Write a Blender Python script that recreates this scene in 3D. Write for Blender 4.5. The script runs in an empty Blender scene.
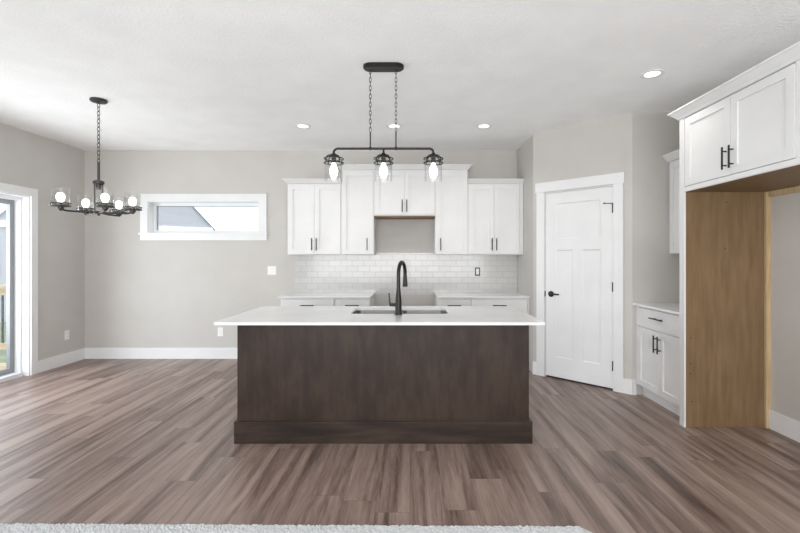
import bpy, bmesh, math, random
from mathutils import Vector, Matrix
random.seed(7)
S = bpy.context.scene
C = S.collection
PI = math.pi

# ------------------------------------------------------------------ camera
EYE = 1.325
cd = bpy.data.cameras.new('camera'); cam = bpy.data.objects.new('camera', cd); C.objects.link(cam)
cam.location = (0, 0, EYE); cam.rotation_euler = (PI / 2, 0, 0)
cd.sensor_width = 36; cd.lens = 430 / 800 * 36
cd.shift_x = -10 / 800; cd.shift_y = -8.5 / 800
cd.clip_start = 0.05; cd.clip_end = 200
S.camera = cam
# ------------------------------------------------------------------ view
S.view_settings.view_transform = 'Standard'; S.view_settings.look = 'None'
S.view_settings.gamma = 1; S.view_settings.use_curve_mapping = False
S.view_settings.exposure = 0.08
S.cycles.max_bounces = 16; S.cycles.diffuse_bounces = 10
# ------------------------------------------------------------------ world
W = bpy.data.worlds.new('sky'); S.world = W; W.use_nodes = True
bg = W.node_tree.nodes['Background']
bg.inputs['Color'].default_value = (0.92, 0.96, 1.0, 1); bg.inputs['Strength'].default_value = 2.4
# ------------------------------------------------------------------ daylight at the patio door, added fill from the rear
def area(name, loc, rot, sx, sy, watts, col):
    l = bpy.data.lights.new(name, 'AREA'); l.shape = 'RECTANGLE'; l.size = sx; l.size_y = sy
    l.energy = watts; l.color = col
    o = bpy.data.objects.new(name, l); o.location = loc; o.rotation_euler = rot; C.objects.link(o)
    return o
# added fill lamp at the unseen rear opening, tilted up to brighten the ceiling
area('fill_rear', (-.35, -2.52, 1.35), (PI / 2 + 0.95, 0, 0), 5.4, 2.0, 215, (1.0, 0.985, 0.965))
# sliding patio door (light enters along +X)
area('daylight_slider', (-4.75, 3.75, 1.1), (PI / 2 + 0.25, 0, -PI / 2), 1.6, 1.8, 80, (0.95, 0.98, 1.0))

# ------------------------------------------------------------------ materials
def srgb(r, g, b):
    f = lambda c: (c / 255 / 12.92) if c / 255 <= .04045 else ((c / 255 + .055) / 1.055) ** 2.4
    return (f(r), f(g), f(b), 1)
def newmat(name):
    m = bpy.data.materials.new(name); m.use_nodes = True
    nt = m.node_tree; b = nt.nodes['Principled BSDF']
    return m, nt, b
def N(nt, t, **kw):
    n = nt.nodes.new(t)
    for k, v in kw.items():
        setattr(n, k, v)
    return n
def pos(nt, scale=(1, 1, 1), rot=(0, 0, 0), coord='Object'):
    tc = N(nt, 'ShaderNodeTexCoord'); mp = N(nt, 'ShaderNodeMapping')
    mp.inputs['Scale'].default_value = scale; mp.inputs['Rotation'].default_value = rot
    nt.links.new(tc.outputs[coord], mp.inputs['Vector'])
    return mp.outputs['Vector']
def noise(nt, vec, scale, detail=4, rough=.55, dim='3D'):
    n = N(nt, 'ShaderNodeTexNoise', noise_dimensions=dim)
    n.inputs['Scale'].default_value = scale; n.inputs['Detail'].default_value = detail
    n.inputs['Roughness'].default_value = rough
    nt.links.new(vec, n.inputs['Vector'])
    return n
def ramp(nt, fac, stops):
    r = N(nt, 'ShaderNodeValToRGB'); e = r.color_ramp.elements
    while len(e) < len(stops): e.new(.5)
    for i, (p, c) in enumerate(stops):
        e[i].position = p; e[i].color = c
    nt.links.new(fac, r.inputs['Fac'])
    return r.outputs['Color']
def bump(nt, b, h, strength, dist):
    n = N(nt, 'ShaderNodeBump'); n.inputs['Strength'].default_value = strength; n.inputs['Distance'].default_value = dist
    nt.links.new(h, n.inputs['Height']); nt.links.new(n.outputs['Normal'], b.inputs['Normal'])
def paint(name, col, rough=.6, bs=None, bst=.2, bd=.002, var=.03):
    m, nt, b = newmat(name)
    v = pos(nt)
    n = noise(nt, v, 3.0, 3)
    lo = tuple(c * (1 - var) for c in col[:3]) + (1,); hi = tuple(min(1, c * (1 + var)) for c in col[:3]) + (1,)
    nt.links.new(ramp(nt, n.outputs['Fac'], [(.3, lo), (.7, hi)]), b.inputs['Base Color'])
    b.inputs['Roughness'].default_value = rough
    if bs:
        k = noise(nt, v, bs, 3); bump(nt, b, k.outputs['Fac'], bst, bd)
    return m
M = {}
M['wall'] = paint('wall_paint', (.548, .530, .503, 1), .75, 130, .25, .002)
M['ceiling'] = paint('ceiling_texture', (.92, .92, .92, 1), .9, 55, .55, .006)
M['trim'] = paint('trim_white', (.79, .795, .80, 1), .38)
M['white'] = paint('cabinet_white', (.765, .765, .765, 1), .36)
M['plate'] = paint('plate_white', (.84, .84, .82, 1), .35)
M['quartz'] = paint('white_quartz', (.78, .785, .785, 1), .16, var=.05)
M['sky_trim'] = paint('exterior_white', (.8, .82, .85, 1), .6)
M['siding'] = paint('exterior_siding', (.15, .18, .21, 1), .7)
M['siding2'] = paint('exterior_gable', (.43, .425, .46, 1), .7)
M['roof'] = paint('exterior_shingle', (.30, .31, .34, 1), .9, 40, .6, .01, .15)
M['grass'] = paint('lawn', (.17, .20, .11, 1), .95, 30, .6, .02, .3)
M['dark_glass'] = paint('exterior_window', (.05, .07, .1, 1), .15)
M['grey_frame'] = paint('door_frame_grey', (.27, .285, .30, 1), .5)
M['gap'] = paint('shadow_gap', (.03, .03, .03, 1), .8)
M['rubber'] = paint('vinyl_white', (.83, .84, .86, 1), .4)

def metal(name, col, rough, metallic=1.0):
    m, nt, b = newmat(name)
    n = noise(nt, pos(nt), 30, 3)
    nt.links.new(ramp(nt, n.outputs['Fac'], [(.3, tuple(c * .85 for c in col[:3]) + (1,)), (.7, col)]), b.inputs['Base Color'])
    b.inputs['Roughness'].default_value = rough; b.inputs['Metallic'].default_value = metallic
    return m
M['black'] = metal('matte_black_metal', (.030, .029, .028, 1), .38, .6)
M['bronze'] = metal('dark_bronze_metal', (.075, .072, .070, 1), .40, .7)
M['steel'] = metal('stainless_steel', (.26, .26, .26, 1), .32)

def floor_mat():
    m, nt, b = newmat('vinyl_plank')
    def mth(op, a, b_=None):
        n = N(nt, 'ShaderNodeMath', operation=op)
        for i, q in enumerate((a, b_)):
            if q is None: continue
            if isinstance(q, (int, float)): n.inputs[i].default_value = q
            else: nt.links.new(q, n.inputs[i])
        return n.outputs[0]
    sp = N(nt, 'ShaderNodeSeparateXYZ'); nt.links.new(pos(nt), sp.inputs[0])
    row = mth('FLOOR', mth('DIVIDE', sp.outputs['X'], .182))
    wn = N(nt, 'ShaderNodeTexWhiteNoise', noise_dimensions='1D'); nt.links.new(row, wn.inputs['W'])
    cv = N(nt, 'ShaderNodeCombineXYZ')
    nt.links.new(mth('ADD', sp.outputs['Y'], mth('MULTIPLY', wn.outputs['Value'], 1.22)), cv.inputs['X']); nt.links.new(sp.outputs['X'], cv.inputs['Y'])
    v = cv.outputs[0]
    br = N(nt, 'ShaderNodeTexBrick'); br.offset = 0; br.offset_frequency = 2
    br.inputs['Color1'].default_value = (0, 0, 0, 1); br.inputs['Color2'].default_value = (1, 1, 1, 1)
    br.inputs['Mortar'].default_value = (.5, .5, .5, 1)
    br.inputs['Scale'].default_value = 1; br.inputs['Mortar Size'].default_value = .0012
    br.inputs['Mortar Smooth'].default_value = .1; br.inputs['Bias'].default_value = 0
    br.inputs['Brick Width'].default_value = 1.22; br.inputs['Row Height'].default_value = .182
    nt.links.new(v, br.inputs['Vector'])
    # per-plank offset into the grain
    g = pos(nt, scale=(9.0, .55, 1))
    mul = N(nt, 'ShaderNodeMath', operation='MULTIPLY'); mul.inputs[1].default_value = 40
    sep = N(nt, 'ShaderNodeSeparateColor'); nt.links.new(br.outputs['Color'], sep.inputs['Color'])
    nt.links.new(sep.outputs['Red'], mul.inputs[0])
    def grain(vec, scale, det, rough, dist=0):
        n = N(nt, 'ShaderNodeTexNoise', noise_dimensions='4D')
        n.inputs['Scale'].default_value = scale; n.inputs['Detail'].default_value = det
        n.inputs['Roughness'].default_value = rough; n.inputs['Distortion'].default_value = dist
        nt.links.new(vec, n.inputs['Vector']); nt.links.new(mul.outputs[0], n.inputs['W'])
        return n.outputs['Fac']
    a = grain(g, 1.05, 5, .58, .8)
    f = grain(pos(nt, scale=(70, 5, 1)), 1.5, 4, .65)
    mix = N(nt, 'ShaderNodeMath', operation='MULTIPLY_ADD'); mix.inputs[1].default_value = .26
    nt.links.new(f, mix.inputs[0]); nt.links.new(a, mix.inputs[2])
    pl = N(nt, 'ShaderNodeMath', operation='MULTIPLY_ADD'); pl.inputs[1].default_value = .06
    nt.links.new(sep.outputs['Red'], pl.inputs[0]); nt.links.new(mix.outputs[0], pl.inputs[2])
    col = ramp(nt, pl.outputs[0], [(.45, srgb(72, 56, 50)), (.57, srgb(110, 92, 84)), (.68, srgb(138, 119, 110)), (.82, srgb(160, 142, 132))])
    mx = N(nt, 'ShaderNodeMix', data_type='RGBA')
    mx.inputs[7].default_value = srgb(108, 92, 85)
    nt.links.new(br.outputs['Fac'], mx.inputs[0]); nt.links.new(col, mx.inputs[6])
    nt.links.new(mx.outputs[2], b.inputs['Base Color'])
    b.inputs['Roughness'].default_value = .40
    b.inputs['Specular IOR Level'].default_value = .5
    sub = N(nt, 'ShaderNodeMath', operation='SUBTRACT'); nt.links.new(mix.outputs[0], sub.inputs[0]); nt.links.new(br.outputs['Fac'], sub.inputs[1])
    bump(nt, b, sub.outputs[0], .18, .002)
    return m
M['floor'] = floor_mat()
def wood(name, stops, scale, axis_scale, rough, mott=.35):
    m, nt, b = newmat(name)
    a = noise(nt, pos(nt, scale=axis_scale), scale, 5, .6)
    c = noise(nt, pos(nt), 2.2, 4, .6)
    mx = N(nt, 'ShaderNodeMath', operation='MULTIPLY_ADD'); mx.inputs[1].default_value = mott
    nt.links.new(c.outputs['Fac'], mx.inputs[0]); nt.links.new(a.outputs['Fac'], mx.inputs[2])
    nt.links.new(ramp(nt, mx.outputs[0], stops), b.inputs['Base Color'])
    b.inputs['Roughness'].default_value = rough; b.inputs['Specular IOR Level'].default_value = .35
    bump(nt, b, a.outputs['Fac'], .05, .001)
    return m
M['island'] = wood('dark_stained_wood', [(.50, srgb(34, 24, 18)), (.78, srgb(47, 34, 27)), (1.0, srgb(62, 48, 39))], 2.0, (7, 7, 1.6), .42, .75)
M['island_h'] = wood('dark_stained_plinth', [(.52, srgb(32, 24, 20)), (.70, srgb(48, 38, 32)), (.90, srgb(66, 52, 45))], 2.0, (1.0, 9, 9), .38, .45)
M['maple'] = wood('maple_veneer', [(.45, srgb(116, 92, 64)), (.62, srgb(124, 100, 72)), (.8, srgb(132, 108, 80))], 3.0, (10, 10, 1.0), .5, .25)
M['pine'] = wood('pine_board', [(.45, srgb(178, 154, 118)), (.68, srgb(192, 168, 132)), (.9, srgb(204, 182, 150))], 2.0, (20, 20, 2.0), .6, .3)
M['deck'] = wood('treated_lumber', [(.45, srgb(170, 150, 116)), (.68, srgb(190, 172, 138)), (.9, srgb(206, 190, 158))], 2.0, (3, 14, 8), .8, .3)

def tile_mat():
    m, nt, b = newmat('subway_tile')
    v = pos(nt, rot=(PI / 2, 0, 0))
    br = N(nt, 'ShaderNodeTexBrick'); br.offset = .5
    br.inputs['Color1'].default_value = (.60, .595, .585, 1); br.inputs['Color2'].default_value = (.54, .54, .535, 1)
    br.inputs['Mortar'].default_value = (.46, .46, .45, 1)
    br.inputs['Scale'].default_value = 1; br.inputs['Mortar Size'].default_value = .0032
    br.inputs['Mortar Smooth'].default_value = .2; br.inputs['Bias'].default_value = -.3
    br.inputs['Brick Width'].default_value = .152; br.inputs['Row Height'].default_value = .0762
    nt.links.new(v, br.inputs['Vector'])
    nt.links.new(br.outputs['Color'], b.inputs['Base Color'])
    b.inputs['Roughness'].default_value = .12
    inv = N(nt, 'ShaderNodeMath', operation='SUBTRACT'); inv.inputs[0].default_value = 1
    nt.links.new(br.outputs['Fac'], inv.inputs[1])
    k = noise(nt, pos(nt), 9, 2)
    ad = N(nt, 'ShaderNodeMath', operation='MULTIPLY_ADD'); ad.inputs[1].default_value = .5
    nt.links.new(k.outputs['Fac'], ad.inputs[0]); nt.links.new(inv.outputs[0], ad.inputs[2])
    bump(nt, b, ad.outputs[0], .35, .003)
    return m
M['tile'] = tile_mat()
def carpet_mat():
    m, nt, b = newmat('carpet_pile')
    n = noise(nt, pos(nt), 220, 3, .7)
    nt.links.new(ramp(nt, n.outputs['Fac'], [(.3, srgb(172, 174, 177)), (.7, srgb(212, 214, 217))]), b.inputs['Base Color'])
    b.inputs['Roughness'].default_value = 1
    return m
M['carpet'] = carpet_mat()
def glass_mat(name, tint=(1, 1, 1, 1), refl=1.0):
    m, nt, b = newmat(name); nt.nodes.remove(b)
    out = nt.nodes['Material Output']
    t = N(nt, 'ShaderNodeBsdfTransparent'); t.inputs['Color'].default_value = tint
    g = N(nt, 'ShaderNodeBsdfGlossy'); g.inputs['Roughness'].default_value = .03
    f = N(nt, 'ShaderNodeLayerWeight'); f.inputs['Blend'].default_value = .35
    pw_ = N(nt, 'ShaderNodeMath', operation='POWER'); pw_.inputs[1].default_value = 2.5
    nt.links.new(f.outputs['Facing'], pw_.inputs[0])
    k = N(nt, 'ShaderNodeMath', operation='MULTIPLY_ADD'); k.inputs[1].default_value = .5 * refl; k.inputs[2].default_value = .04
    nt.links.new(pw_.outputs[0], k.inputs[0])
    mx = N(nt, 'ShaderNodeMixShader')
    nt.links.new(k.outputs[0], mx.inputs['Fac']); nt.links.new(t.outputs[0], mx.inputs[1]); nt.links.new(g.outputs[0], mx.inputs[2])
    nt.links.new(mx.outputs[0], out.inputs['Surface'])
    return m
M['pane'] = glass_mat('window_glass', (.96, .98, 1, 1), .8)
M['shade'] = glass_mat('lamp_glass', (.985, .99, .99, 1), 1.3)
def emit(name, col, st):
    m, nt, b = newmat(name)
    b.inputs['Base Color'].default_value = (.9, .9, .9, 1)
    b.inputs['Emission Color'].default_value = col; b.inputs['Emission Strength'].default_value = st
    return m
M['bulb'] = emit('lit_bulb', (1, .97, .92, 1), 3.5)
M['led'] = emit('lit_downlight', (1, .98, .94, 1), 2.2)

# ------------------------------------------------------------------ mesh helpers
class MB:
    def __init__(self): self.bm = bmesh.new()
    def box(self, x0, x1, y0, y1, z0, z1, bev=0):
        r = bmesh.ops.create_cube(self.bm, size=1)
        bmesh.ops.scale(self.bm, vec=(abs(x1 - x0), abs(y1 - y0), abs(z1 - z0)), verts=r['verts'])
        bmesh.ops.translate(self.bm, vec=((x0 + x1) / 2, (y0 + y1) / 2, (z0 + z1) / 2), verts=r['verts'])
        if bev:
            ed = list({e for v in r['verts'] for e in v.link_edges})
            bmesh.ops.bevel(self.bm, geom=ed, offset=bev, segments=2, affect='EDGES', profile=.6)
        return self
    def hexa(self, pts):
        v = [self.bm.verts.new(p) for p in pts]
        for f in ((0, 1, 2, 3), (7, 6, 5, 4), (0, 4, 5, 1), (1, 5, 6, 2), (2, 6, 7, 3), (3, 7, 4, 0)):
            self.bm.faces.new([v[i] for i in f])
        return self
    def prism(self, poly, z0, z1):
        a = [self.bm.verts.new((x, y, z0)) for x, y in poly]; b = [self.bm.verts.new((x, y, z1)) for x, y in poly]
        n = len(poly)
        self.bm.faces.new(a[::-1]); self.bm.faces.new(b)
        for i in range(n): self.bm.faces.new((a[i], a[(i + 1) % n], b[(i + 1) % n], b[i]))
        return self
    def tube(self, pts, r, n=10, closed=False, cap=True):
        P = [Vector(p) for p in pts]; L = len(P)
        R = r if isinstance(r, (list, tuple)) else [r] * L
        rings = []; up = None
        for i, p in enumerate(P):
            if closed: t = P[(i + 1) % L] - P[i - 1]
            else: t = P[min(i + 1, L - 1)] - P[max(i - 1, 0)]
            t.normalize()
            if up is None:
                up = Vector((0, 0, 1)) if abs(t.z) < .9 else Vector((1, 0, 0))
            a = t.cross(up)
            if a.length < 1e-4: a = t.cross(Vector((0, 1, 0)))
            a.normalize(); b = a.cross(t).normalized(); up = b
            rings.append([self.bm.verts.new(p + R[i] * (math.cos(k * 2 * PI / n) * a + math.sin(k * 2 * PI / n) * b)) for k in range(n)])
        m = L if closed else L - 1
        for i in range(m):
            A, B = rings[i], rings[(i + 1) % L]
            for k in range(n): self.bm.faces.new((A[k], A[(k + 1) % n], B[(k + 1) % n], B[k]))
        if not closed and cap:
            self.bm.faces.new(rings[0][::-1]); self.bm.faces.new(rings[-1])
        return self
    def lathe(self, prof, c=(0, 0, 0), n=24, rot=None):
        c = Vector(c); rings = []
        for r, z in prof:
            rr = max(r, 1e-4)
            ring = []
            for k in range(n):
                p = Vector((rr * math.cos(k * 2 * PI / n), rr * math.sin(k * 2 * PI / n), z))
                if rot: p = rot @ p
                ring.append(self.bm.verts.new(c + p))
            rings.append(ring)
        for A, B in zip(rings, rings[1:]):
            for k in range(n): self.bm.faces.new((A[k], A[(k + 1) % n], B[(k + 1) % n], B[k]))
        for ring, flip in ((rings[0], True), (rings[-1], False)):
            if prof[0 if flip else -1][0] < .002:
                continue
        return self
    def torus(self, c, R, r, n=28, m=8, rot=None):
        pts = []
        for k in range(n):
            p = Vector((R * math.cos(k * 2 * PI / n), R * math.sin(k * 2 * PI / n), 0))
            if rot: p = rot @ p
            pts.append(Vector(c) + p)
        return self.tube(pts, r, m, closed=True)
    def loft_rect(self, rings):
        vs = [[self.bm.verts.new(p) for p in ((x0, y0, z), (x1, y0, z), (x1, y1, z), (x0, y1, z))] for x0, x1, y0, y1, z in rings]
        for A, B in zip(vs, vs[1:]):
            for k in range(4): self.bm.faces.new((A[k], A[(k + 1) % 4], B[(k + 1) % 4], B[k]))
        self.bm.faces.new(vs[0][::-1]); self.bm.faces.new(vs[-1])
        return self
    def build(self, name, mat, parent=None, smooth=False, kind=None, label=None):
        bmesh.ops.recalc_face_normals(self.bm, faces=self.bm.faces[:])
        me = bpy.data.meshes.new(name); self.bm.to_mesh(me); self.bm.free()
        o = bpy.data.objects.new(name, me); C.objects.link(o)
        me.materials.append(mat)
        if smooth:
            for p in me.polygons: p.use_smooth = True
            md = o.modifiers.new('edge', 'EDGE_SPLIT'); md.split_angle = math.radians(40)
        if parent: o.parent = parent
        if kind: o['kind'] = kind
        if label: o['label'] = label
        return o
def tag(o, label, cat, group=None):
    o['label'] = label; o['category'] = cat
    if group: o['group'] = group
    return o
def thing(name, label, cat, loc=(0, 0, 0), rz=0, group=None):
    o = bpy.data.objects.new(name, None); C.objects.link(o); o.empty_display_size = .1
    o.location = loc; o.rotation_euler = (0, 0, rz)
    return tag(o, label, cat, group)
def struct_root(name, loc=(0, 0, 0), rz=0):
    o = bpy.data.objects.new(name, None); C.objects.link(o); o.empty_display_size = .1
    o.location = loc; o.rotation_euler = (0, 0, rz); o['kind'] = 'structure'
    return o
def st(name, mb, mat): return mb.build(name, mat, kind='structure')
def copy_thing(r, loc, label):
    def rec(o, par):
        c = o.copy(); C.objects.link(c)
        if par: c.parent = par
        for ch in o.children: rec(ch, c)
        return c
    c = rec(r, None); c.location = loc; c['label'] = label
    return c

# ------------------------------------------------------------------ room shell
H = 2.743; YB = 5.665; XL = -4.287; XR = 2.81; YR = -2.6
AX, AY = 1.41, 4.92            # pantry corner on the kitchen side
BX, BY = 2.157, 4.173          # pantry corner on the refrigerator side
st('floor', MB().box(XL - .25, XR + .12, YR - .12, YB + .12, -.12, 0), M['floor'])
st('ceiling', MB().box(XL - .15, XR + .12, YR - .12, YB + .12, H, H + .12), M['ceiling'])
# back wall with the low wide window
WX0, WX1, WZ0, WZ1 = -3.447, -1.983, 1.655, 2.072
b = MB()
b.box(XL - .15, WX0, YB, YB + .15, 0, H).box(WX1, XR + .12, YB, YB + .15, 0, H)
b.box(WX0, WX1, YB, YB + .15, 0, WZ0).box(WX0, WX1, YB, YB + .15, WZ1, H)
st('wall_back', b, M['wall'])
# left wall with the patio door opening
SY0, SY1, SZ = 3.06, 4.848, 2.02
b = MB()
b.box(XL - .15, XL, SY1, YB, 0, H).box(XL - .15, XL, YR - .12, SY0, 0, H).box(XL - .15, XL, SY0, SY1, SZ, H)
st('wall_left', b, M['wall'])
st('wall_right', MB().box(XR, XR + .12, YR - .12, YB, 0, H), M['wall'])
st('wall_return', MB().prism([(AX, YB), (AX, AY), (AX + .085, AY - .002), (AX + .12, AY + .1), (AX + .12, YB)], 0, H), M['wall'])
st('wall_alcove', MB().prism([(BX, BY), (XR, BY), (XR, BY + .12), (BX - .05, BY + .12)], 0, H), M['wall'])
u = Vector((.70711, -.70711, 0)); LW = math.hypot(BX - AX, BY - AY)
D0, D1, DZ = .145, .881, 2.052    # rough door opening along the pantry wall
def pw(t0, t1, y0, y1):          # local (along wall, into wall) -> world polygon
    n = Vector((.70711, .70711, 0)); A = Vector((AX, AY, 0))
    return [tuple((A + u * t + n * y)[:2]) for t, y in ((t0, y0), (t1, y0), (t1, y1), (t0, y1))]
b = MB()
b.prism(pw(0.0, D0, 0, .11), 0, H).prism(pw(D1, LW, 0, .11), 0, H).prism(pw(D0, D1, 0, .11), DZ, H)
st('wall_pantry', b, M['wall'])
# unseen rear wall behind the camera, its wide opening added to let light in
b = MB(); rx0, rx1, rz0, rz1 = -3.1, 2.4, .35, 2.4
b.box(XL - .15, rx0, YR - .12, YR, 0, H).box(rx1, XR + .12, YR - .12, YR, 0, H)
b.box(rx0, rx1, YR - .12, YR, 0, rz0).box(rx0, rx1, YR - .12, YR, rz1, H)
st('wall_rear', b, M['wall'])

# baseboards
BH, BT = .142, .015
def bprof(mb, x0, x1, y0, y1):
    mb.box(x0, x1, y0, y1, 0, BH)
    return mb
st('baseboard_back', bprof(MB(), XL, -1.527, YB - BT, YB), M['trim'])
st('baseboard_left', bprof(MB(), XL, XL + BT, 4.934, YB - BT), M['trim'])
st('baseboard_pantry', MB().prism(pw(.976, LW + .006, -BT, 0), 0, BH).prism(pw(0, .046, -BT, 0), 0, BH), M['trim'])
st('baseboard_alcove', MB().box(BX + .001, 2.19, BY - BT, BY, 0, BH), M['trim'])
st('baseboard_right', bprof(MB(), XR - BT, XR, YR, 3.344), M['trim'])

# carpet with a 45 degree corner where the vinyl starts
CT = .013
cy = lambda x: 2.112 - (x - .82) * .008
poly = [(XL, YR), (XL, cy(XL)), (.838, 2.1035), (2.5, .432), (2.5, YR)]
b = MB(); b.prism(poly, .0005, CT - .006)
nx = 420; rows = []
for j in range(14):
    row = []
    for i in range(nx):
        x = -2.35 + i * .0076; 
        yedge = cy(x) if x < .838 else 2.1035 - (x - .838)
        y = yedge - j * .0085 + random.uniform(-.003, .003)
        z = 0.0008 if j == 0 else CT + random.uniform(-.004, .003)
        row.append(b.bm.verts.new((x + random.uniform(-.003, .003), y, z)))
    rows.append(row)
for A, B in zip(rows, rows[1:]):
    for i in range(nx - 1): b.bm.faces.new((A[i], A[i + 1], B[i + 1], B[i]))
o = b.build('carpet', M['carpet'], kind='stuff'); tag(o, 'pale grey carpet edge along the bottom of the photo', 'carpet')

# ------------------------------------------------------------------ window_1 (back wall)
w = struct_root('window_1', ((WX0 + WX1) / 2, YB, WZ0))
def wl(mb, x0, x1, y0, y1, z0, z1):
    cx = (WX0 + WX1) / 2
    return mb.box(x0 - cx, x1 - cx, y0 - YB, y1 - YB, z0 - WZ0, z1 - WZ0)
CW = .097
b = MB(); wl(b, WX0 - CW, WX0, YB - .02, YB, WZ0 - .005, WZ1); wl(b, WX1, WX1 + CW, YB - .02, YB, WZ0 - .005, WZ1)
wl(b, WX0 - CW, WX1 + CW, YB - .02, YB, WZ1, WZ1 + CW); wl(b, WX0 - CW, WX1 + CW, YB - .02, YB, WZ0 - CW, WZ0 - .02)
b.build('casing', M['trim'], w)
b = MB(); wl(b, WX0 - CW - .015, WX1 + CW + .015, YB - .035, YB - .0005, WZ0 - .022, WZ0 + .001); wl(b, WX0 + .001, WX1 - .001, YB - .0005, YB + .0945, WZ0 - .0005, WZ0 + .001); b.build('sill', M['trim'], w)
b = MB(); wl(b, WX0, WX0 + .012, YB, YB + .0945, WZ0, WZ1); wl(b, WX1 - .012, WX1, YB, YB + .0945, WZ0, WZ1); wl(b, WX0 + .012, WX1 - .012, YB, YB + .0945, WZ1 - .012, WZ1)
b.build('jamb', M['trim'], w)
FY0, FY1 = YB + .095, YB + .14; fw = .052
b = MB(); wl(b, WX0, WX0 + fw, FY0, FY1, WZ0, WZ1); wl(b, WX1 - fw, WX1, FY0, FY1, WZ0, WZ1)
wl(b, WX0 + fw, WX1 - fw, FY0, FY1, WZ0, WZ0 + fw * .8); wl(b, WX0 + fw, WX1 - fw, FY0, FY1, WZ1 - fw, WZ1)
b.build('window_frame', M['rubber'], w)
b = MB(); gx0, gx1, gz0, gz1 = WX0 + fw, WX1 - fw, WZ0 + fw * .8, WZ1 - fw
wl(b, gx0, gx0 + .007, FY0 + .004, FY1 - .01, gz0, gz1); wl(b, gx0 + .007, gx1, FY0 + .004, FY1 - .01, gz1 - .007, gz1)
b.build('gasket', M['grey_frame'], w)
b = MB(); wl(b, gx0, gx1, FY0 + .02, FY0 + .026, gz0, gz1); b.build('pane', M['pane'], w)

# ------------------------------------------------------------------ door_2: sliding patio door (left wall)
w = struct_root('door_2', (XL, SY1, 0))
def sl(mb, x0, x1, y0, y1, z0, z1): return mb.box(x0 - XL, x1 - XL, y0 - SY1, y1 - SY1, z0, z1)
b = MB(); sl(b, XL, XL + .02, SY1, SY1 + .085, 0, SZ); sl(b, XL, XL + .02, SY0 - .092, SY0, 0, SZ); sl(b, XL, XL + .02, SY0 - .092, SY1 + .085, SZ, SZ + .092)
b.build('casing', M['trim'], w)
b = MB(); sl(b, XL - .08, XL, SY1 - .012, SY1, 0, SZ); sl(b, XL - .08, XL, SY0, SY0 + .012, 0, SZ); sl(b, XL - .08, XL, SY0 + .012, SY1 - .012, SZ - .012, SZ)
b.build('jamb', M['trim'], w)
b = MB(); sl(b, XL - .2, XL - .08, SY1 - .03, SY1, 0, SZ); sl(b, XL - .2, XL - .08, SY0, SY0 + .03, 0, SZ); sl(b, XL - .2, XL - .08, SY0 + .03, SY1 - .03, SZ - .05, SZ)
sl(b, XL - .2, XL - .05, SY0 + .03, SY1 - .03, 0, .045)
b.build('door_frame', M['rubber'], w)
def panel(ya, yb, xc, nm):
    b = MB(); sl(b, xc - .02, xc + .02, yb - .055, yb, .05, SZ - .05); sl(b, xc - .02, xc + .02, ya, ya + .055, .05, SZ - .05)
    sl(b, xc - .02, xc + .02, ya + .055, yb - .055, .05, .10); sl(b, xc - .02, xc + .02, ya + .055, yb - .055, SZ - .10, SZ - .05)
    p = b.build(nm, M['grey_frame'], w)
    b = MB(); sl(b, xc - .004, xc + .004, ya + .055, yb - .055, .10, SZ - .10); b.build('pane', M['pane'], p)
panel(3.94, SY1 - .03, XL - .165, 'sliding_panel')
panel(SY0 + .03, 4.0, XL - .12, 'fixed_panel')

# ------------------------------------------------------------------ door_1: pantry door (diagonal wall)
d = struct_root('door_1', (AX, AY, 0), -PI / 4)
T0, T1 = .151, .875
b = MB(); b.box(.049, .141, -.018, 0, 0, 2.062).box(.885, .976, -.018, 0, 0, 2.062); b.build('casing', M['trim'], d)
MB().box(.038, .987, -.024, 0, 2.062, 2.168).build('head_casing', M['trim'], d)
b = MB(); b.box(.1405, .149, -.002, .11, 0, 2.052).box(.877, .8855, -.002, .11, 0, 2.052).box(.1405, .8855, -.002, .11, 2.046, 2.056); b.build('jamb', M['trim'], d)
b = MB()
zt = 2.043; zb = .018; y0, y1 = .004, .038; yi = .013
mid = (T0 + T1) / 2
def rail(x0, x1, z0, z1): b.box(x0, x1, y0, y1, z0, z1)
rail(T0, T0 + .122, zb, zt); rail(T1 - .122, T1, zb, zt)
rail(T0 + .122, T1 - .122, 1.925, zt); rail(T0 + .122, T1 - .122, 1.415, 1.532); rail(T0 + .122, T1 - .122, zb, .235)
rail(mid - .05, mid + .05, .235, 1.415)
b.box(T0 + .1, T1 - .1, yi, y1 - .005, .2, 1.95)
# sloped sticking around each panel
def stick(x0, x1, z0, z1, k=.012):
    for pts in ([(x0, z0), (x1, z0), (x1 - k, z0 + k), (x0 + k, z0 + k)], [(x1, z0), (x1, z1), (x1 - k, z1 - k), (x1 - k, z0 + k)],
                [(x1, z1), (x0, z1), (x0 + k, z1 - k), (x1 - k, z1 - k)], [(x0, z1), (x0, z0), (x0 + k, z0 + k), (x0 + k, z1 - k)]):
        ys = (y0 + .001, y0 + .001, yi - .0005, yi - .0005)
        b.bm.faces.new([b.bm.verts.new((p[0], yy, p[1])) for p, yy in zip(pts, ys)])
stick(T0 + .122, T1 - .122, 1.532, 1.925); stick(T0 + .122, mid - .05, .235, 1.415); stick(mid + .05, T1 - .122, .235, 1.415)
slab = b.build('door_slab', M['trim'], d)
hx, hz = T0 + .066, .926
rx = Matrix.Rotation(PI / 2, 3, 'X')
b = MB(); b.lathe([(0, -.001), (.033, -.001), (.033, .008), (.028, .012), (.012, .014), (.011, .045), (0, .045)], (hx, y0, hz), 24, rx)
b.tube([(hx, y0 - .042, hz), (hx + .03, y0 - .044, hz), (hx + .07, y0 - .044, hz + .002), (hx + .11, y0 - .040, hz + .001)], [.011, .010, .009, .008], 10)
b.build('handle', M['black'], slab, True)
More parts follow.
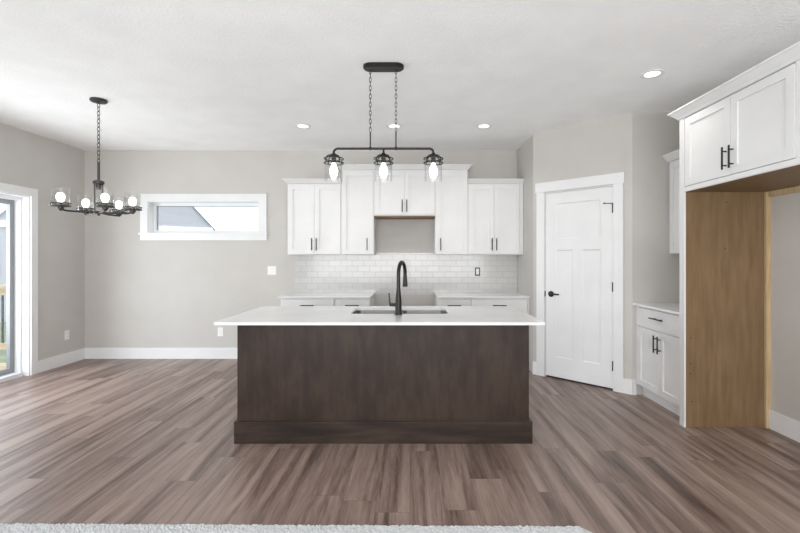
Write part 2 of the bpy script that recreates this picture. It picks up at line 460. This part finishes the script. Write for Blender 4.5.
for hz_ in (1.825, 1.035, .245):
    b = MB(); b.tube([(T1 + .004, y0 - .006, hz_ - .048), (T1 + .004, y0 - .006, hz_ + .048)], .011, 10)
    b.box(T1 - .004, T1 + .012, y0 - .004, y0 + .004, hz_ - .044, hz_ + .044)
    h = b.build('hinge', M['black'], d)
b = MB(); b.tube([(T1 + .004, y0 - .008, 1.872), (T1 - .02, y0 - .03, 1.872), (T1 - .075, y0 - .03, 1.876)], .004, 8); b.lathe([(0, 0), (.008, 0), (.008, .01), (0, .01)], (T1 - .072, y0 - .03, 1.876), 12, rx)
b.build('hinge_stop', M['black'], d)
MB().box(T0 - .008, T0 - .001, y0 - .009, y0 + .004, hz - .03, hz + .03).build('strike_plate', M['black'], d)
MB().box(T0 - .005, T1 + .005, .012, .10, .0004, .006).build('under_door_shadow', M['gap'], d)  # near-black strip painted in as the shade of the gap under the door

# ------------------------------------------------------------------ cabinets
DT = .02
def shaker(x0, x1, z0, z1, s=.057):
    b = MB()
    b.box(x0, x0 + s, 0, DT, z0, z1).box(x1 - s, x1, 0, DT, z0, z1)
    b.box(x0 + s, x1 - s, 0, DT, z0, z0 + s).box(x0 + s, x1 - s, 0, DT, z1 - s, z1)
    b.box(x0 + s - .002, x1 - s + .002, .011, DT - .001, z0 + s - .002, z1 - s + .002)
    return b
def pull(x, z, L=.152, vertical=True, y=0):
    b = MB(); h = L / 2; off = -.030
    if vertical:
        b.tube([(x, y + off, z - h), (x, y + off, z + h)], .006, 10)
        for q in (-.048, .048): b.tube([(x, y + off, z + q), (x, y, z + q)], .0048, 8)
    else:
        b.tube([(x - h, y + off, z), (x + h, y + off, z)], .006, 10)
        for q in (-.048, .048): b.tube([(x + q, y + off, z), (x + q, y, z)], .0048, 8)
    return b
GAP = .0015
def add_door(root, x0, x1, z0, z1, hx, hz):
    dd = shaker(x0 + GAP, x1 - GAP, z0, z1).build('door', M['white'], root)
    pull(hx, hz).build('handle', M['black'], dd, True)
    return dd
def add_drawer(root, x0, x1, z0, z1, L=.152):
    dd = MB().box(x0 + GAP, x1 - GAP, 0, DT, z0, z1, .002).build('drawer', M['white'], root)
    pull((x0 + x1) / 2, (z0 + z1) / 2 + .014, L, False).build('handle', M['black'], dd, True)
def crown(root, w, depth, z0, z1, o, l, r):
    h = z1 - z0
    prof = [(.004, z0), (.010, z0 + h * .12), (.014, z0 + h * .2), (o * .72, z0 + h * .72), (o * .8, z0 + h * .8), (o, z0 + h * .86), (o, z1)]
    MB().loft_rect([(-q * l, w + q * r, -q + DT * .0, depth, z) for q, z in prof]).build('crown_moulding', M['white'], root)

UP = dict(z0=1.368)
Yd = 5.34; UD = YB - Yd - .001
def upper(name, label, x0, x1, z1, doors, cz0, cz1, l, r, z0=1.368, o=.055, group='upper cabinets on the back wall', filler=0):
    t = thing(name, label, 'cabinet', (x0, Yd, z0), 0, group)
    w = x1 - x0
    q = lambda z: z - z0
    MB().box(0, w, DT, UD, 0, q(cz0) + .01).build('cabinet_box', M['white'], t)
    for (a, bb, zz0, zz1, hx, hz) in doors: add_door(t, a - x0, bb - x0, q(zz0), q(zz1), hx - x0, q(hz))
    crown(t, w, UD, q(cz0), q(cz1), o, l, r)
    return t
def hw(px, dd=Yd - .03): return (px - 410) * dd / 430
upper('upper_cabinet', 'white two-door upper cabinet at the left end of the back wall', -1.525, -.8565, 2.27,
      [(-1.515, -1.188, 1.378, 2.238, -1.188 - .028, 1.495), (-1.188, -.862, 1.378, 2.238, -1.188 + .028, 1.495)], 2.252, 2.302, 1, 0)
upper('upper_cabinet', 'tall white single-door upper cabinet left of the range hood gap', -.856, -.449, 2.44,
      [(-.850, -.458, 1.378, 2.402, -.531, 1.495)], 2.424, 2.478, 1, 0)
t = upper('upper_cabinet', 'short white two-door upper cabinet above the bare range gap', -.449, .314, 2.44,
      [(-.441, -.0685, 1.862, 2.402, -.0685 - .028, 1.972), (-.0685, .306, 1.862, 2.402, -.0685 + .028, 1.972)], 2.424, 2.478, 0, 0, z0=1.850)
MB().box(.001, .762, .001, UD - .002, -.016, -.0005).build('bottom_panel', M['maple'], t, label='raw wood underside panel')
upper('upper_cabinet', 'tall white single-door upper cabinet right of the range hood gap', .314, .718, 2.44,
      [(.323, .710, 1.378, 2.402, .323 + .056, 1.495)], 2.424, 2.478, 0, 1)
t = upper('upper_cabinet', 'white two-door upper cabinet at the right end beside the pantry wall', .7185, 1.406, 2.27,
      [(.730, 1.044, 1.378, 2.238, 1.044 - .028, 1.495), (1.044, 1.362, 1.378, 2.238, 1.044 + .028, 1.495)], 2.252, 2.302, 0, 0)
MB().box(1.366 - .718, 1.406 - .718, .006, DT, 0, .884).build('filler_strip', M['white'], t)

def base(name, label, x0, x1, yd, depth, drawers, doors, rz=0, loc=None, group='base cabinets on the back wall', filler=None, top=.854):
    t = thing(name, label, 'cabinet', loc or (x0, yd, 0), rz, group); w = x1 - x0
    MB().box(0, w, DT, depth, .105, top).build('cabinet_box', M['white'], t)
    MB().box(0, w, DT + .045, depth, 0, .105).build('toe_kick', M['white'], t)
    for a, bb, L in drawers: add_drawer(t, a, bb, top - .184, top - .014, L)
    for a, bb, hx, hz in doors: add_door(t, a, bb, .115, top - .199, hx, hz - .876 + top)
    if filler: MB().box(filler[0], filler[1], .004, DT, .105, top).build('filler_strip', M['white'], t)
    return t
Yb = YB - .61; bd = .61 - .0005
base('base_cabinet', 'white base cabinet with wide drawer at the left end of the counter', -1.525, -.887, Yb, bd, [(.012, .630, .16)], [(.012, .321, .29, .568), (.321, .630, .352, .568)])
base('base_cabinet', 'white base cabinet with narrow drawer just left of the range gap', -.887, -.468, Yb, bd, [(.006, .413, .16)], [(.006, .413, .05, .568)])
base('base_cabinet', 'white base cabinet with narrow drawer just right of the range gap', .324, .712, Yb, bd, [(.010, .380, .16)], [(.010, .380, .34, .568)])
base('base_cabinet', 'white base cabinet with wide drawer against the right end wall', .712, 1.407, Yb, bd, [(.008, .668, .16)], [(.008, .338, .30, .568), (.338, .668, .37, .568)], filler=(.672, .694))
def slab_top(name, label, x0, x1, y0, y1):
    o = MB().box(x0, x1, y0, y1, .8545, .8745, .002).build(name, M['quartz']); tag(o, label, 'countertop', 'white quartz worktops'); return o
slab_top('worktop', 'white quartz worktop on the back wall left of the range gap', -1.548, -.460, 5.03, YB - .0085)
slab_top('worktop', 'white quartz worktop on the back wall right of the range gap', .316, 1.4085, 5.03, YB - .0085)
# backsplash
b = MB(); b.box(-1.515, 1.4085, YB - .008, YB, .875, 1.367); b.box(-.448, .313, YB - .008, YB, 1.367, 1.392); b.box(-.459, .315, YB - .008, YB, .815, .875)
o = st('trim_backsplash', b, M['tile'])

# right wall: side base cabinet, its top, side upper cabinet
XF = 2.19; YE = 4.1725; YP = 3.4275
base('base_cabinet', 'white base cabinet in the alcove between pantry corner and tall wood panel', 0, YE - YP - .0005, 0, XR - XF - .001, [(.03, .738, .20)],
     [(.03, .384, .384 - .03, .568), (.384, .738, .384 + .03, .568)], -PI / 2, (XF, YE, 0), group=None, filler=(.001, .027), top=.868)
o = MB().box(2.163, XR - .0005, YP + .0005, YE - .0005, .8685, .8885, .002).build('worktop', M['quartz']); tag(o, 'small white worktop in the alcove by the pantry corner', 'countertop', 'white quartz worktops')
t = thing('upper_cabinet', 'white upper cabinet on the right wall half hidden by the refrigerator cabinet', 'cabinet', (2.50, YE, 1.368), -PI / 2)
wN = YE - YP - .001
MB().box(0, wN, DT, XR - 2.501, 0, .895).build('cabinet_box', M['white'], t)
add_door(t, .03, .384, .01, .87, .354, .127); add_door(t, .384, .738, .01, .87, .414, .127)
crown(t, wN, XR - 2.501, .884, .95, .055, 0, 0)

# refrigerator surround
PX = 2.147
t = thing('refrigerator_divider', 'tall wood-veneer end panel with white front edge', 'panel', (PX, 3.375, 0), 0)
MB().box(.0125, XR - PX - .001, -.0095, .008, 0, 2.42).build('wood_face', M['maple'], t)
MB().box(.0125, XR - PX - .001, .0085, .051, 0, 2.42).build('white_face', M['white'], t)
MB().box(0, .012, -.0095, .051, 0, 2.42).build('edge_band', M['white'], t)
for px_, pz in ((.33, 1.76), (.32, 1.40), (.05, .70), (.05, .50), (.05, .42), (.06, .20)):
    MB().lathe([(0, 0), (.005, 0), (.005, .0006), (0, .0006)], (px_, -.0095, pz), 10, rx).build('shelf_hole', M['gap'], t)
Yn = 2.30; FW = 3.3645 - Yn
t = thing('refrigerator_cabinet', 'large white two-door cabinet over the empty refrigerator space', 'cabinet', (PX, 3.3645, 1.85), -PI / 2)
fz = 1.85
MB().box(0, FW, DT, XR - PX - .001, .006, .575).build('cabinet_box', M['white'], t)
MB().box(0, FW, .021, XR - PX - .001, -.008, .0055).build('bottom_panel', M['maple'], t, label='raw wood underside panel')
MB().box(0, FW, .002, .0205, -.006, .031).build('face_rail', M['white'], t)
add_door(t, .004, .483, .035, .562, .446, 2.0 - fz); add_door(t, .483, .966, .035, .562, .508, 2.0 - fz)
MB().box(.968, FW, .004, DT, .032, .57).build('filler_strip', M['white'], t)
h0 = 2.4205 - fz
prof = [(.004, h0), (.012, h0 + .008), (.016, h0 + .016), (.046, h0 + .048), (.051, h0 + .052), (.060, h0 + .058), (.060, h0 + .068)]
MB().loft_rect([(-.0625 - q, FW, -q, XR - PX - .001, z + .0) for q, z in prof]).build('crown_moulding', M['white'], t)
o = MB().box(2.772, XR - .0005, 3.3455, 3.365, 0, 1.8405).build('wood_cleat', M['pine']); tag(o, 'upright pine strip in the corner beside the wood panel', 'board')
o = MB().box(2.788, XR - .0005, Yn, 3.345, 1.80, 1.8415).build('wood_cleat', M['pine']); tag(o, 'level pine strip on the wall under the refrigerator cabinet', 'board')

# ------------------------------------------------------------------ island
IX0, IX1, IY0, IY1 = -1.239, .854, 3.086, 3.80
t = thing('kitchen_island', 'dark-stained wooden kitchen island in the middle of the floor', 'island', ((IX0 + IX1) / 2, (IY0 + IY1) / 2, 0))
cx, cy_ = (IX0 + IX1) / 2, (IY0 + IY1) / 2
def il(mb, x0, x1, y0, y1, z0, z1, bev=0): return mb.box(x0 - cx, x1 - cx, y0 - cy_, y1 - cy_, z0, z1, bev)
b = MB(); il(b, IX0, IX1, IY0, IY0 + .02, .0, .876); b.build('back_panel', M['island'], t)
for xa in (IX0, IX1 - .02):
    b = MB(); il(b, xa, xa + .02, IY0 + .0205, IY1, .0, .876); b.build('side_panel', M['island'], t)
b = MB(); il(b, IX0 - .017, IX1 + .020, IY0 - .020, IY0, 0, .157, .002); il(b, IX0 - .017, IX0, IY0, IY1 - .07, 0, .157); il(b, IX1, IX1 + .02, IY0, IY1 - .07, 0, .157)
b.build('plinth', M['island_h'], t)
b = MB(); il(b, IX0 + .02, IX1 - .02, IY1 - .02, IY1, .105, .568); il(b, IX0 + .02, IX1 - .02, IY0 + .02, IY1, .105, .123); il(b, IX0 + .02, IX1 - .02, IY1 - .09, IY1 - .07, 0, .105)
b.build('cabinet_box', M['island'], t)
dw = (IX1 - IX0 - .02) / 4
for k in range(4):
    xa = IX0 + .01 + k * dw
    b = MB(); il(b, xa + .002, xa + dw - .002, IY1, IY1 + .02, .115, .865); dd = b.build('door', M['island'], t)
    b = MB(); hx = xa + (dw - .05 if k % 2 == 0 else .05) - cx
    b.tube([(hx, IY1 + .05 - cy_, .62), (hx, IY1 + .05 - cy_, .77)], .006, 8); b.tube([(hx, IY1 + .02 - cy_, .645), (hx, IY1 + .05 - cy_, .645)], .005, 8); b.tube([(hx, IY1 + .02 - cy_, .745), (hx, IY1 + .05 - cy_, .745)], .005, 8)
    b.build('handle', M['black'], dd)
# worktop with sink cut-out
KX0, KX1, KY0, KY1 = -1.310, .905, 2.867, 3.83
HX0, HX1, HY0, HY1 = -.458, .297, 3.305, 3.69
def rrect(x0, x1, y0, y1, r, n=6):
    out = []
    for (cx_, cyy, a0) in ((x1 - r, y1 - r, 0), (x0 + r, y1 - r, PI / 2), (x0 + r, y0 + r, PI), (x1 - r, y0 + r, 1.5 * PI)):
        for k in range(n + 1):
            a = a0 + k * PI / 2 / n; out.append((cx_ + r * math.cos(a), cyy + r * math.sin(a)))
    return out
def plate_hole(outer, inner, z0, z1):
    bm = bmesh.new(); ed = []
    for loop in (outer, inner):
        vs = [bm.verts.new((x, y, z1)) for x, y in loop]
        for i in range(len(vs)): ed.append(bm.edges.new((vs[i], vs[(i + 1) % len(vs)])))
    r = bmesh.ops.triangle_fill(bm, use_beauty=True, use_dissolve=False, edges=ed)
    fs = [g for g in r['geom'] if isinstance(g, bmesh.types.BMFace)]
    ex = bmesh.ops.extrude_face_region(bm, geom=fs)
    vs = [g for g in ex['geom'] if isinstance(g, bmesh.types.BMVert)]
    bmesh.ops.translate(bm, vec=(0, 0, z0 - z1), verts=vs)
    m = MB(); m.bm.free(); m.bm = bm
    return m
o = plate_hole(rrect(KX0, KX1, KY0, KY1, .006, 3), rrect(HX0, HX1, HY0, HY1, .04), .8765, .8965).build('worktop', M['quartz'])
tag(o, 'large white quartz worktop on the dark island', 'countertop', 'white quartz worktops')
# double-bowl sink
t = thing('sink', 'stainless double-bowl sink set into the island worktop', 'sink', ((HX0 + HX1) / 2, (HY0 + HY1) / 2, .67))
sx, sy = (HX0 + HX1) / 2, (HY0 + HY1) / 2
mx_ = -.075
for xa, xb in ((HX0 + .004, mx_ - .014), (mx_ + .014, HX1 - .004)):
    bm = MB(); L0 = rrect(xa - sx, xb - sx, HY0 + .004 - sy, HY1 - .004 - sy, .045); L1 = rrect(xa + .012 - sx, xb - .012 - sx, HY0 + .016 - sy, HY1 - .016 - sy, .06)
    ztop, zbot = .8755 - .67, .0
    A = [bm.bm.verts.new((x, y, ztop)) for x, y in L0]; B = [bm.bm.verts.new((x, y, zbot)) for x, y in L1]
    n = len(A)
    for i in range(n): bm.bm.faces.new((A[i], A[(i + 1) % n], B[(i + 1) % n], B[i]))
    bm.bm.faces.new(B)
    bo = bm.build('bowl', M['steel'], t); sm = bo.modifiers.new('thick', 'SOLIDIFY'); sm.thickness = .0015
    MB().lathe([(0, .001), (.05, .001), (.052, .003), (.045, .005), (.02, .002), (0, .002)], ((xa + xb) / 2 - sx, 0, 0), 20).build('drain', M['steel'], t, True)
MB().box(mx_ - .014 - sx, mx_ + .014 - sx, HY0 + .006 - sy, HY1 - .006 - sy, .185, .200, .004).build('divider', M['steel'], t)
# faucet
fx, fy, fzz = -.087, 3.245, .897
t = thing('faucet', 'tall matte black gooseneck faucet behind the island sink', 'faucet', (fx, fy, fzz))
MB().lathe([(0, 0), (.029, 0), (.029, .006), (.0262, .010), (.0252, .05), (.0242, .09), (.0215, .13), (.0180, .17), (.0150, .20), (0, .201)], (0, 0, 0), 20).build('body', M['black'], t, True)
dirx, diry = .048, .185; Ln = math.hypot(dirx, diry); ux, uy = dirx / Ln, diry / Ln; R = Ln / 2
pts = [(0, 0, .19), (0, 0, .26), (0, 0, .30)]
for k in range(1, 13):
    a = PI - k * PI / 13
    pts.append(((R + R * math.cos(a)) * ux, (R + R * math.cos(a)) * uy, .30 + R * math.sin(a)))
pts += [(Ln * ux, Ln * uy, .285)]
MB().tube(pts, .0142, 12).build('spout', M['black'], t, True)
ex, ey = Ln * ux, Ln * uy
MB().lathe([(0, .29), (.0145, .29), (.016, .27), (.019, .225), (.021, .205), (.019, .200), (0, .200)], (ex, ey, 0), 18).build('spray_head', M['black'], t, True)
b = MB(); b.tube([(-.015, 0, .075), (-.058, 0, .075), (-.064, 0, .075)], [.013, .0125, .011], 12); b.tube([(-.062, 0, .068), (-.066, 0, .10), (-.071, 0, .165)], [.0085, .006, .005], 10)
b.build('lever', M['black'], t, True)

# ------------------------------------------------------------------ island pendant
PXc, PYc = -.195, 3.17
t = thing('pendant_light', 'black three-lamp linear pendant hanging over the island', 'pendant light', (PXc, PYc, H))
def stad(L, Wd, n=10):
    r = Wd / 2; out = []
    for k in range(n + 1): a = -PI / 2 + k * PI / n; out.append((L / 2 - r + r * math.cos(a), r * math.sin(a)))
    for k in range(n + 1): a = PI / 2 + k * PI / n; out.append((-L / 2 + r + r * math.cos(a), r * math.sin(a)))
    return out
b = MB(); b.prism(stad(.30, .115), -.020, -.0005); b.prism(stad(.285, .10), -.027, -.020); b.build('canopy', M['black'], t)
def chain(mb, x, y, z0, z1, n, R=.012, r=.0021, tilt=0):
    st_ = (z1 - z0) / n
    for k in range(n):
        zc = z0 + (k + .5) * st_; pts = []
        for j in range(14):
            a = j * 2 * PI / 14; p = (R * .62 * math.cos(a), 0, (st_ * .66) * math.sin(a))
            if k % 2: p = (0, p[0], p[2])
            pts.append((x + p[0], y + p[1], zc + p[2]))
        mb.tube(pts, r, 6, closed=True)
    return mb
zbar = 1.325 + (258 - 148.6) / 430 * PYc - H
zrod = 1.325 + (258 - 132) / 430 * PYc - H
for q in (-.0975, .0915):
    chain(MB(), q, 0, zrod + .002, -.028, 15).build('chain', M['black'], t, True)
    b = MB(); b.tube([(q, 0, zbar), (q, 0, zrod)], .005, 10); b.lathe([(0, -.009), (.010, -.009), (.010, .012), (0, .012)], (q, 0, zbar), 12); b.build('rod', M['black'], t, True)
LS = .367
zc_ = zbar - .045
pts = [(-LS, 0, zc_ + .004), (-LS, 0, zbar - .03)]
for k in range(1, 7):
    a = PI - k * PI / 2 / 6; pts.append((-LS + .03 + .03 * math.cos(a), 0, zbar - .03 + .03 * math.sin(a)))
pts2 = [(-x, y, z) for x, y, z in reversed(pts)]
b = MB(); b.tube(pts + pts2, .0085, 10); b.tube([(0, 0, zbar), (0, 0, zc_ + .004)], .008, 10); b.build('crossbar', M['black'], t, True)
for q in (-LS, 0, LS):
    z = zc_
    b = MB(); b.lathe([(0, .012), (.012, .012), (.016, .004), (.030, -.004), (.034, -.012), (.030, -.014), (.020, -.012), (0, -.012)], (q, 0, z), 20)
    b.torus((q, 0, z - .030), .070, .0045); b.torus((q, 0, z - .062), .070, .0045)
    for k in range(4):
        a = PI / 4 + k * PI / 2; ca, sa = math.cos(a), math.sin(a)
        b.tube([(q + .020 * ca, sa * .020, z - .002), (q + .050 * ca, sa * .050, z - .012), (q + .068 * ca, sa * .068, z - .030), (q + .070 * ca, sa * .070, z - .062)], .0042, 8)
    lh = b.build('lamp_cage', M['black'], t, True)
    MB().lathe([(.028, -.014), (.048, -.020), (.060, -.034), (.063, -.06), (.063, -.195), (.0615, -.195), (.0615, -.06), (.0585, -.035), (.047, -.0215)], (q, 0, z), 28).build('glass_shade', M['shade'], lh, True)
    MB().lathe([(0, -.012), (.017, -.012), (.017, -.055), (.013, -.062), (0, -.062)], (q, 0, z), 16).build('socket', M['black'], lh, True)
    MB().lathe([(0.0005, -.060), (.013, -.062), (.018, -.080), (.029, -.105), (.0305, -.125), (.026, -.150), (.014, -.172), (.0005, -.178)], (q, 0, z), 18).build('bulb', M['bulb'], lh, True)

# ------------------------------------------------------------------ dining chandelier
HXc, HYc = -2.788, 3.85
t = thing('chandelier', 'dark five-lamp chandelier with clear glass cylinders hanging by the patio door', 'chandelier', (HXc, HYc, H))
MB().lathe([(0, -.0005), (.066, -.0005), (.068, -.012), (.062, -.022), (.030, -.026), (.010, -.034), (0, -.034)], (0, 0, 0), 28).build('canopy', M['bronze'], t, True)
zz = lambda y: 1.325 + (258 - y) / 430 * HYc - H
b = MB(); chain(b, 0, 0, zz(163), -.034, 15, .017, .0028).build('chain', M['bronze'], t, True)
b = MB(); b.tube([(0, 0, zz(184)), (0, 0, zz(162))], .0105, 12); b.build('stem', M['bronze'], t, True)
zb_ = zz(212.5)
b = MB(); b.lathe([(0, zz(180.5)), (.030, zz(180.5)), (.044, zz(181.5)), (.044, zz(184)), (.020, zz(184.6)), (.018, zz(189.5)), (0, zz(189.5))], (0, 0, 0), 20); b.build('hub', M['bronze'], t, True)
b = MB()
for k in range(2):
    a = .9 + k * PI; b.tube([(.030 * math.cos(a), .030 * math.sin(a), zz(184)), (.030 * math.cos(a), .030 * math.sin(a), zb_)], .0065, 8)
b.lathe([(0, zb_ + .010), (.040, zb_ + .010), (.042, zb_), (.036, zb_ - .010), (.012, zb_ - .014), (.008, zb_ - .03), (0, zb_ - .032)], (0, 0, 0), 20)
b.build('frame', M['bronze'], t, True)
zring = 1.762 - H; Rr = .282
for ang in (-121, -45, 8, 92, 146):
    a = math.radians(ang); ca, sa = math.cos(a), math.sin(a); qx, qy = Rr * ca, Rr * sa
    b = MB(); b.tube([(.03 * ca, .03 * sa, zb_), (.12 * ca, .12 * sa, zb_ - .006), (.24 * ca, .24 * sa, zb_ - .006), (qx, qy, zb_ + .004), (qx, qy, zring - .018)], [.008, .008, .008, .008, .009], 8)
    b.build('arm', M['bronze'], t, True)
    b = MB(); b.lathe([(0, -.040), (.010, -.040), (.016, -.030), (.024, -.024), (.026, -.008), (.062, -.006), (.063, -.002), (.020, -.002), (.018, .026), (0, .026)], (qx, qy, zring), 20)
    b.torus((qx, qy, zring), .071, .0045); b.torus((qx, qy, zring + .022), .071, .0045)
    for k in range(3):
        e = a + k * 2 * PI / 3
        b.tube([(qx + .05 * math.cos(e), qy + .05 * math.sin(e), zring - .006), (qx + .071 * math.cos(e), qy + .071 * math.sin(e), zring), (qx + .071 * math.cos(e), qy + .071 * math.sin(e), zring + .022)], .004, 6)
    cup = b.build('lamp_cup', M['bronze'], t, True)
    MB().lathe([(.063, .0), (.064, .155), (.062, .155), (.061, .002)], (qx, qy, zring), 28).build('glass_shade', M['shade'], cup, True)
    MB().lathe([(.0005, .028), (.014, .030), (.020, .045), (.029, .062), (.031, .080), (.027, .098), (.016, .110), (.0005, .114)], (qx, qy, zring), 18).build('bulb', M['bulb'], cup, True)

# ------------------------------------------------------------------ recessed downlights
def downlight(x, y, label):
    t = thing('recessed_light', label, 'ceiling light', (x, y, H), 0, 'recessed ceiling lights')
    MB().lathe([(.055, -.002), (.062, -.006), (.084, -.005), (.088, -.0002), (.055, -.0002)], (0, 0, 0), 32).build('trim_ring', M['trim'], t, True)
    MB().lathe([(.0005, -.0025), (.056, -.0025), (.056, -.0005)], (0, 0, 0), 28).build('lens', M['led'], t)
    l = bpy.data.lights.new('downlight_beam', 'SPOT'); l.energy = 14; l.spot_size = 2.3; l.spot_blend = .8; l.shadow_soft_size = .06; l.color = (1, .97, .93)
    lo = bpy.data.objects.new('downlight_beam', l); C.objects.link(lo); lo.location = (0, 0, -.012); lo.parent = t
    return t
d0 = downlight(-1.15, 4.62, 'round ceiling downlight over the left end of the back counter')
copy_thing(d0, (-.17, 4.62, H), 'round ceiling downlight seen behind the right pendant chain')
copy_thing(d0, (.795, 4.62, H), 'round ceiling downlight over the right end of the back counter')
copy_thing(d0, (1.864, 3.31, H), 'largest ceiling downlight, nearest the refrigerator cabinet')

# ------------------------------------------------------------------ switches and outlets
def outlet(loc, rz, label, mode='outlet'):
    w2 = .0575 if mode == 'switch' else .035
    t = thing('wall_switch' if mode == 'switch' else 'wall_outlet', label, 'switch' if mode == 'switch' else 'outlet', loc, rz)
    MB().box(-w2, w2, -.005, -.0004, -.057, .057, .0015).build('plate', M['plate'], t)
    if mode == 'switch':
        for q in (-.023, .023): MB().box(q - .016, q + .016, -.008, -.005, -.033, .033, .001).build('rocker', M['plate'], t)
    else:
        for q in (-.020, .020):
            s = MB().box(-.017, .017, -.0065, -.005, q - .014, q + .014, .0005).build('socket', M['plate'], t)
            MB().box(-.007, -.005, -.0068, -.006, q - .004, q + .006).box(.005, .007, -.0068, -.006, q - .004, q + .006).build('slot', M['gap'], s)
    return t
outlet((-1.818, YB, 1.160), 0, 'white double rocker switch on the wall left of the tiles', 'switch')
outlet((-2.497, YB, .353), 0, 'white outlet low on the back wall beside the island')
outlet((XL, 5.37, .364), PI / 2, 'white outlet low on the left wall near the patio door')
t = thing('outlet_box', 'uncovered outlet in a dark box on the tiled backsplash', 'outlet', (.888, YB - .008, 1.147))
b = MB(); b.box(-.033, -.022, -.006, -.0004, -.054, .054).box(.022, .033, -.006, -.0004, -.054, .054).box(-.022, .022, -.006, -.0004, .040, .054).box(-.022, .022, -.006, -.0004, -.054, -.040)
b.build('box_rim', M['black'], t)
MB().box(-.0165, .0165, -.010, -.0004, -.034, .034, .001).build('receptacle', M['plate'], t)

# ------------------------------------------------------------------ outside
st('ground_lawn', MB().box(-70, 40, 5.9, 80, -.9, -.6).box(-70, -4.7, -20, 5.9, -.9, -.6), M['grass'])
st('deck', MB().box(-8.0, XL - .21, 1.0, 5.6, -.16, -.04), M['deck'])
t = thing('deck_railing', 'timber deck railing with dark balusters outside the patio door', 'railing', (-6.3, 5.5, -.04))
MB().box(-1.7, 1.55, -.07, .07, .98, 1.02).box(-1.7, 1.55, -.02, .02, .89, .98).build('top_rail', M['deck'], t)
MB().box(-1.7, 1.55, -.02, .02, .20, .28).build('bottom_rail', M['deck'], t)
for xx in (-1.65, 1.5): MB().box(xx - .045, xx + .045, -.045, .045, 0, .98).build('post', M['deck'], t)
for k in range(27):
    x = -1.55 + k * .11
    MB().box(x - .009, x + .009, -.009, .009, .28, .89).build('baluster', M['black'], t)
# neighbour seen through the patio door
t = thing('neighbour_house', 'grey neighbouring house seen through the patio door', 'house', (-24, 24, -.6))
MB().box(-7, 7, -3, 3, 0, 3.0).build('wall', M['siding'], t)
MB().box(-7.2, 7.2, -3.3, 3, 3.0, 3.3).build('fascia', M['sky_trim'], t)
MB().hexa([(-7.4, -3.4, 3.3), (7.4, -3.4, 3.3), (7.4, 3.4, 3.3), (-7.4, 3.4, 3.3), (-7.4, -.1, 5.0), (7.4, -.1, 5.0), (7.4, .1, 5.0), (-7.4, .1, 5.0)]).build('roof', M['sky_trim'], t)
for x in (-5, -2.2, 1.2, 4.2):
    f = MB().box(x - .6, x + .6, -3.05, -3.0, 1.0, 2.4).build('window', M['sky_trim'], t)
    MB().box(x - .5, x + .5, -3.08, -3.05, 1.1, 2.3).build('pane', M['dark_glass'], f)
MB().box(-7.1, 7.1, -3.06, -3.0, .55, .8).build('belt_trim', M['sky_trim'], t)
# neighbour seen through the low window: a steep gable end
t = thing('neighbour_house', 'grey gable end of a house seen through the low back window', 'house', (-7.33 - 3 * .847, 16 - 3 * .531, -.6), .56)
ez = 3.02; k = 1.126; hwid = 3.0
z0 = 0
b = MB(); b.prism([(-hwid, 0), (hwid, 0), (hwid, 5), (-hwid, 5)], 0, ez); b.build('wall', M['siding2'], t)
b = MB(); v = [b.bm.verts.new(p) for p in ((-hwid, 0, ez), (hwid, 0, ez), (0, 0, ez + hwid * k), (-hwid, 5, ez), (hwid, 5, ez), (0, 5, ez + hwid * k))]
for f in ((0, 1, 2), (5, 4, 3), (0, 3, 4, 1), (1, 4, 5, 2), (2, 5, 3, 0)): b.bm.faces.new([v[i] for i in f])
b.build('gable', M['siding2'], t)
b = MB()
for s in (-1, 1):
    b.hexa([(s * (hwid + .15), -.06, ez - .15 * k), (0, -.06, ez + hwid * k), (0, 5.2, ez + hwid * k), (s * (hwid + .15), 5.2, ez - .15 * k),
            (s * (hwid + .15), -.06, ez - .15 * k + .045), (0, -.06, ez + hwid * k + .05), (0, 5.2, ez + hwid * k + .05), (s * (hwid + .15), 5.2, ez - .15 * k + .045)])
b.build('roof', M['roof'], t)
MB().box(-hwid, hwid, -.05, 0, ez - .16, ez + .03).build('belt_trim', M['sky_trim'], t)
MB().box(-.35, .0, -.05, 0, ez + .85, ez + 1.15).build('vent', M['sky_trim'], t)
